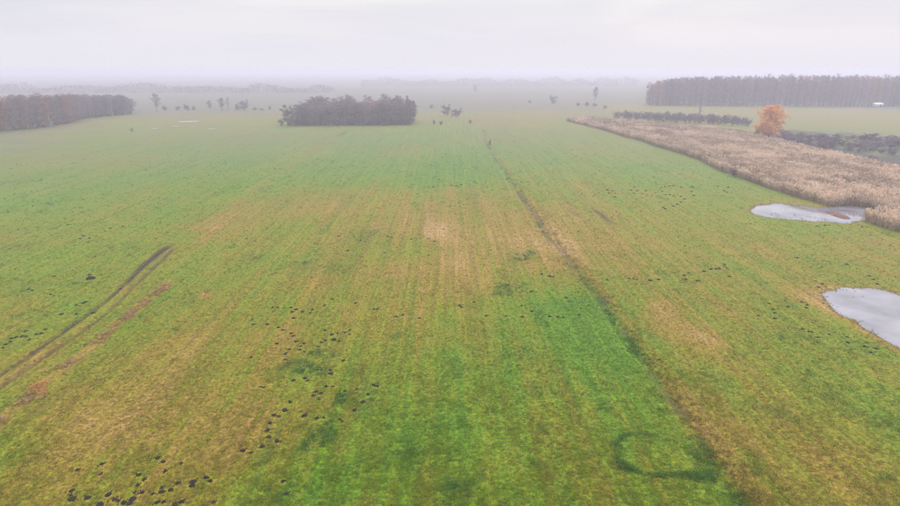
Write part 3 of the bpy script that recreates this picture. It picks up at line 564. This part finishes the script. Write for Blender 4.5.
# --- woods on both sides: single trees in front, the depths as one mass
def wood_mass(name, quad_fn, n, hfun, mat, label, size=1.3):
    m = MB(); r = random.Random(5)
    for _ in range(n):
        s, t = r.random(), r.random(); x, y = quad_fn(s, t); h = hfun(s, t) * (.92 + .10 * math.sin(x * .9 + 2 * math.sin(x * .23)) * math.cos(y * .7)); z = h * r.random() ** .95
        d = rand_dir(r, .4) * size * r.uniform(.4, 1) / 2; w = np.cross(d, rand_dir(r)); w = w / (np.linalg.norm(w) + 1e-9) * size * r.uniform(.12, .3); m.quad((x, y, z), d, w)
    o = link(name, m.mesh(name, mat)); tag(o, label, kind='stuff')
def to_row(py, d): return H - d * math.tan(math.atan((py - 253) / FPX) + PITCH)      # height that reaches that row at distance d
def row_wood(edge, rows, spacing, hm, mix, lab, group, away, cols):
    """trees in rows behind an edge given as ground points; away is the unit vector into the wood"""
    P = np.array(edge); seg = np.hypot(*np.diff(P, axis=0).T); cum = np.concatenate([[0], np.cumsum(seg)])
    for row in range(rows):
        s = random.uniform(0, spacing)
        while s < cum[-1]:
            x = np.interp(s, cum, P[:, 0]); y = np.interp(s, cum, P[:, 1]); f = s / cum[-1]
            k = random.choices(list(mix(f)), list(mix(f).values()))[0]; n = {'bare': 4, 'rust': 3, 'dark': 2, 'birch': 2}[k]
            x += away[0] * row * spacing * 1.1 + random.uniform(-1, 1); y += away[1] * row * spacing * 1.1 + random.uniform(-1, 1)
            plant(k + str(random.randrange(n)), 'woodland_tree', 0, 120, 0, 0, spot(lab[k], min(1, max(0, (col_of(x, y) - cols[0]) / (cols[1] - cols[0])))), 'tree', group, (x, y), hm=hm(x, y, f) * random.uniform(.92, 1.04), wm_=random.uniform(7.5, 10.5)); s += spacing * random.uniform(.8, 1.25)
LE = [G(-60, 139), G(-20, 134), G(0, 131.5), G(40, 128), G(70, 123), G(82, 118.5), G(105, 116.5), G(120, 115), G(131, 113.5)]
row_wood(LE, 2, 4.0, lambda x, y, f: to_row(94.5, y) * (.86 if f > .965 else 1), lambda f: {'bare': 3, 'rust': 5 if f < .55 else .6, 'dark': .4 if f < .55 else 3, 'birch': .5}, {'bare': 'bare grey tree on the edge of the left wood', 'rust': 'rusty brown tree on the edge of the left wood', 'dark': 'dull dark tree on the edge of the left wood', 'birch': 'pale-stemmed birch on the edge of the left wood'}, 'trees on the edge of the left wood', (-.6, .8), (0, 135))
def lq(s, t):
    P = np.array(LE); k = s * (len(P) - 1); i = min(int(k), len(P) - 2); p = P[i] + (P[i + 1] - P[i]) * (k - i); return p[0] - t * 30 * .75, p[1] + .5 + t * 30 * (.9 - .55 * s)
wood_mass('woodland', lq, 34000, lambda s, t: to_row(95.5, lq(s, t)[1]), M_LEFT, 'hazy mass of trees deep in the left wood', .75)
RE = [G(647, 105.3), G(700, 105.6), G(760, 105.8), G(830, 106.2), G(900, 106.5), G(960, 107)]
row_wood(RE, 2, 4.3, lambda x, y, f: to_row(75 + 4 * math.exp(-f / .12) + 9 * math.exp(-f / .022), y), lambda f: {'bare': 6, 'rust': 1.0, 'dark': 2, 'birch': .4}, {'bare': 'bare misty tree on the edge of the right-hand forest', 'rust': 'brownish misty tree on the edge of the right-hand forest', 'dark': 'dark misty tree on the edge of the right-hand forest', 'birch': 'pale-stemmed misty birch on the edge of the right-hand forest'}, 'trees on the edge of the right-hand forest', (.12, .99), (645, 900))
def rq(s, t):
    P = np.array(RE); k = s * (len(P) - 1); i = min(int(k), len(P) - 2); p = P[i] + (P[i + 1] - P[i]) * (k - i); return p[0] + 1 + t * 8, p[1] + .5 + t * 34
wood_mass('woodland', rq, 44000, lambda s, t: to_row(76.2 + 4 * math.exp(-s / .12) + 10 * math.exp(-s / .03), rq(s, t)[1]), M_TWIG, 'hazy mass of trees deep in the right-hand forest', .95)
# --- single trees and bushes in the mist
for key, px, py, h, w, lb in [
    ('lone0', 157, 111, 18, 10, 'tall lone tree right of the left wood'), ('lone1', 222, 110.3, 13, 9, 'taller left tree of the pair in the far left hedgerow'), ('birch0', 228, 110.3, 14, 6, 'slim tree beside the far left hedgerow pair'), ('bush1', 245, 110.3, 10.5, 11, 'dense round tree at the right end of the far left hedgerow'), ('lone0', 210, 110.2, 10, 7, 'small open tree midway along the far left hedgerow'),
    ('bush0', 553, 104, 9, 9, 'small round tree standing alone right of centre in the mist'), ('lone1', 595, 100.5, 14, 8, 'slender misty tree left of the right-hand forest'), ('birch1', 699, 122.5, 18, 6, 'thin pale birch rising from the scrub row'), ('bare2', 475, 92, 8, 6, 'very faint tree in the mist above the field centre')]:
    plant(key, 'lone_tree', px, py, h, w, lb, 'tree')
for px, py, h, w, lb in [
    (166, 111, 6, 7, 'low shrub at the foot of the tall lone tree'), (178, 110.5, 5, 6, 'leftmost low shrub of the far left hedgerow'), (187, 110.5, 7, 8, 'larger shrub in the left of the far left hedgerow'), (194, 110.5, 5, 5, 'small shrub before the middle of the far left hedgerow'), (238, 110.3, 7, 6, 'shrub between the two dense trees of the far left hedgerow'), (255, 110.3, 3.5, 7, 'low shrub right of the dense hedgerow tree'), (262, 110.5, 2.5, 6, 'lowest shrub trailing off the hedgerow'), (270, 110.5, 5, 4, 'small upright shrub at the tail of the hedgerow'),
    (431, 108.5, 4, 5, 'tiny shrub in the mist right of the copse'), (434, 125, 6, 4, 'pale small shrub just right of the copse'), (441, 125, 4.5, 5, 'small dark shrub right of the copse'), (470, 123.5, 4, 4, 'small shrub near the far end of the ditch'), (529, 103, 3, 5, 'tiny shrub left of the small round tree'), (578, 106, 4, 7, 'left shrub of the faint row before the slender tree'), (586, 106.5, 5, 9, 'middle shrub of the faint row before the slender tree'), (594, 107, 4.5, 9, 'right shrub of the faint row before the slender tree'), (605, 109, 4, 6, 'single faint shrub left of the scrub row'),
    (132, 132, 4, 4, 'single small shrub in the meadow before the left wood'), (733, 176, 9, 10, 'brown shrub on the near edge of the reed bed'), (757, 138.5, 13, 7, 'dark upright shrub just left of the orange tree')]:
    shrub(px, py, h, w, lb)
shrub(446, 116, 12, 11, 'left and taller half of the dark bush pair right of the copse', key='bush0'); shrub(457, 117, 8.5, 13, 'right and lower half of the dark bush pair right of the copse', key='bush1')
shrub(489.5, 146, 7.5, 3.6, 'narrow dark bush at the far end of the ditch')
plant('orange', 'orange_tree', 768, 139, 34, 31, 'bright orange autumn tree behind the reed bed', 'tree', rz=1.2)
for i in range(23):
    px = 619 + i * 5.9 + random.uniform(-1.5, 1.5); t = (px - 619) / 130
    shrub(px, 119.2 + 7 * t + random.uniform(-.5, .5), random.uniform(7, 10) + 1.5 * t, random.uniform(9, 13), spot('dark purple shrub in the long scrub row behind the reed bed', t), 'scrub row behind the reed bed')
for i in range(20):
    px = 629 + i * 6.0 + random.uniform(-2, 2); t = (px - 619) / 130
    shrub(px, 117.3 + 6.5 * t, random.uniform(6, 9), random.uniform(9, 13), spot('dark purple shrub in the long scrub row behind the reed bed', t), 'scrub row behind the reed bed')
for px, py, h, w in [(782, 143, 9, 12), (790, 145, 10, 14), (798, 148, 11, 15), (806, 150, 11, 14), (813, 152, 10, 15), (821, 150, 9, 14), (829, 148, 9, 15), (788, 139, 7, 13), (798, 141, 8, 14), (810, 143, 9, 15), (822, 144, 8, 15), (834, 143, 7, 14), (842, 146, 7, 14), (850, 148, 6, 13), (803, 137, 5, 14), (815, 138, 5, 14)]:
    shrub(px, py, h, w, spot('dark shrub in the thicket right of the orange tree', (px - 780) / 125), 'thicket right of the orange tree')
for i in range(34):
    px = random.uniform(782, 905); py = random.uniform(135, 146) + 9 * (px - 782) / 123 * random.random(); shrub(px, py, random.uniform(4, 7), random.uniform(11, 17), spot('dark shrub in the thicket right of the orange tree', (px - 780) / 125), 'thicket right of the orange tree')
for px, py, h, w in [(862, 141, 8, 12), (869, 141, 8, 13), (877, 142, 6, 12), (886, 139, 4, 10), (896, 146, 6, 14), (905, 147, 7, 14), (857, 152, 5, 12), (868, 152, 6, 13), (880, 153, 5, 12), (893, 155, 5, 14), (872, 160, 4, 12), (905, 158, 5, 14)]:
    shrub(px, py, h, w, ('nearer ' if py > 148 else 'farther ') + spot('low shrub scattered on wet ground by the right edge', (px - 855) / 50), 'scattered shrubs by the right edge')
# far treelines, almost lost in the mist
def treeline(px0, px1, py, hm, label, n=9000):
    (x0, y0), (x1, y1) = G(px0, py), G(px1, py)
    wood_mass('treeline', lambda s, t: (x0 + (x1 - x0) * s, y0 + (y1 - y0) * s + 40 * t), n, lambda s, t: hm * (.45 + .8 * float(vnoise(np.array([s * 24.]), np.array([px0 * .1]), 7)[0])), M_TWIG, label, 1.6)
treeline(-40, 330, 93, 10, 'faint far treeline on the misty left horizon'); treeline(360, 640, 86, 13, 'faint far treeline on the misty horizon behind the field centre')

# ------------------------------------------------------------------ the molehills built
def hill_mesh(seed):
    r = random.Random(seed); m = MB(); n, rings = 12, 5; prof = [(1.08, -.16), (1.0, .04), (.78, .24), (.48, .40), (.2, .48)]
    e = r.uniform(.7, 1.0)
    for q, z in prof:
        for k in range(n):
            a = 6.2832 * k / n; j = 1 + r.uniform(-.26, .26); m.v.append((q * j * math.cos(a), q * j * e * math.sin(a), z + (r.uniform(-.06, .06) if z > 0 else 0)))
    for i in range(rings - 1):
        for k in range(n): m.f.append((i * n + k, i * n + (k + 1) % n, (i + 1) * n + (k + 1) % n, (i + 1) * n + k))
    m.f.append(tuple((rings - 1) * n + k for k in range(n)))
    for _ in range(14):                                      # loose clods on and round the mound
        a = r.uniform(0, 6.283); q = r.uniform(.3, 1.45); z = max(.04, .5 * (1 - q * .85)); c = np.array([q * math.cos(a), q * e * math.sin(a), z]); s = r.uniform(.08, .18); i = len(m.v)
        m.v += [tuple(c + np.array(d) * s * r.uniform(.7, 1.2)) for d in ((1, 0, 0), (0, 1, 0), (-1, 0, 0), (0, -1, 0), (0, 0, .8), (0, 0, -.9))]
        m.f += [(i, i + 1, i + 4), (i + 1, i + 2, i + 4), (i + 2, i + 3, i + 4), (i + 3, i, i + 4), (i + 1, i, i + 5), (i + 2, i + 1, i + 5), (i + 3, i + 2, i + 5), (i, i + 3, i + 5)]
    return m.mesh('molehill', M_SOIL)
HM = [hill_mesh(k) for k in range(7)]
for i, h in enumerate(HILLS):
    r = float(hr[i])
    o = link('molehill', random.choice(HM), None, (hx[i][0], hx[i][1], float(hz[i]))); o.rotation_euler.z = random.uniform(0, 6.283); o.scale = (r, r, r * random.uniform(1.0, 1.4)); tag(o, h[3], 'molehill', h[4])

def scatter_clods():
    k = RNG.integers(0, len(hx), 2600); a = RNG.uniform(0, 6.283, 2600); q = hr[k] * (1 + np.abs(RNG.normal(0, .6, 2600))); x, y = hx[k, 0] + q * np.cos(a), hx[k, 1] + q * np.sin(a)
    F = fields(x, y); z = height(x, y, F) + .02
    m = MB(); m.v = [(1, 0, .1), (-.1, .9, 0), (-.9, -.1, .1), (.1, -1, 0), (0, .1, .8), (0, 0, -.8)]; m.f = [(0, 1, 4), (1, 2, 4), (2, 3, 4), (3, 0, 4), (1, 0, 5), (2, 1, 5), (3, 2, 5), (0, 3, 5)]
    scatter('loose_earth', np.column_stack([x, y, z]), [src('clod', m, M_SOIL)], RNG.uniform(.02, .06, 2600), a, np.zeros(2600, int), {}, 'dark crumbs of earth strewn round the molehills')
scatter_clods()

# ------------------------------------------------------------------ brush heap, mud bank, shed
def heap():
    r = random.Random(9); x, y = G(40, 388); o = link('brush_heap', None, None, (x, y, gz(x, y))); o.rotation_euler.z = -.9; tag(o, 'low orange-brown heap of dry brush by the left wheel ruts', 'heap')
    for name, n, mat, w in (('dry_stalks', 900, M_HEAP, .022), ('dark_twigs', 110, M_TWIG, .02)):
        m = MB()
        for _ in range(n):
            a = r.uniform(0, 6.283); q = r.random() ** .6; lump = .75 + .3 * math.sin(3 * a + 1) ; cx, cy = 1.5 * q * math.cos(a) * lump, .65 * q * math.sin(a) * lump; z = .46 * (1 - q) * r.random() ** .5 + .05
            d = rand_dir(r); d[2] *= .35; m.tube([np.array([cx, cy, z]) - d * .22, np.array([cx, cy, z]) + d * .22], [w * .6, w * .35], 3)
        link(name, m.mesh(name, mat), o)
heap()
def mudbank():
    P = np.array([G(*p, -.09) for p in [(824, 211.5), (832, 211), (843, 214), (851, 218), (850, 219.6), (842, 219), (832, 215.5)]]); P = smooth_poly(P); c = P.mean(0); m = MB(); n = len(P)
    for q, z in ((1.05, -.2), (1, 0), (.7, .09), (.35, .13)):
        for k, p in enumerate(P): m.v.append(((p[0] - c[0]) * q, (p[1] - c[1]) * q, z + random.uniform(-.02, .02)))
    for i in range(3):
        for k in range(n): m.f.append((i * n + k, i * n + (k + 1) % n, (i + 1) * n + (k + 1) % n, (i + 1) * n + k))
    m.f.append(tuple(3 * n + k for k in range(n)))
    me = m.mesh('mud_bank', mat_var('red_mud', (.10, .05, .038), (.19, .10, .075), .8)); o = link('mud_bank', me, None, (c[0], c[1], -.09)); tag(o, 'long reddish mud bank in the pond below the reeds', kind='structure')
mudbank()
def shed():
    x, y = G(877, 106.9); wall = mat_var('pale_boards', (.42, .42, .44), (.55, .55, .57), 1); roof = mat_var('white_roof', (.72, .72, .74), (.84, .84, .86), 1); dk = mat_var('dark_gap', (.06, .06, .06), (.1, .1, .1), 1)
    o = link('shed', None, None, (x, y, 0)); tag(o, 'tiny white-roofed shed at the foot of the right-hand forest', 'shed')
    m = MB(); m.box(-3, 3, -1.6, 1.6, -.1, 1.9); link('wall', m.mesh('wall', wall), o)
    m = MB(); i = 0; m.v = [(-3.4, -2, 1.8), (3.4, -2, 1.8), (3.4, 0, 3.0), (-3.4, 0, 3.0), (-3.4, 2, 1.8), (3.4, 2, 1.8), (-3.4, -2, 1.92), (3.4, -2, 1.92), (3.4, 0, 3.12), (-3.4, 0, 3.12), (-3.4, 2, 1.92), (3.4, 2, 1.92)]
    m.f = [(6, 7, 8, 9), (9, 8, 11, 10), (0, 3, 2, 1), (3, 4, 5, 2), (0, 1, 7, 6), (4, 10, 11, 5), (0, 6, 9, 3), (3, 9, 10, 4), (1, 2, 8, 7), (2, 5, 11, 8)]; link('roof', m.mesh('roof', roof), o)
    m = MB(); m.box(.6, 2.2, -1.63, -1.56, 0, 1.75); link('door', m.mesh('door', dk), o)
shed()

# ------------------------------------------------------------------ mist
def haze():
    m = MB(); m.box(-6900, 6900, -6900, 6900, -1.6, 28.0); me = m.mesh('haze', None) if False else mesh_np('haze', m.v, [k for f in m.f for k in f], [4] * 6)
    mt = bpy.data.materials.new('mist'); mt.use_nodes = True; n, l = mt.node_tree.nodes, mt.node_tree.links
    for q in list(n): n.remove(q)
    ou = n.new('ShaderNodeOutputMaterial'); pv = n.new('ShaderNodeVolumePrincipled'); pv.inputs['Color'].default_value = (0.835, 0.82, 0.965, 1); pv.inputs['Density'].default_value = 0.00105; pv.inputs['Density Attribute'].default_value = ''; pv.inputs['Anisotropy'].default_value = 0.25
    l.new(pv.outputs[0], ou.inputs['Volume']); me.materials.append(mt); o = link('haze', me); tag(o, 'pale mist lying over the whole meadow', kind='stuff')
haze()
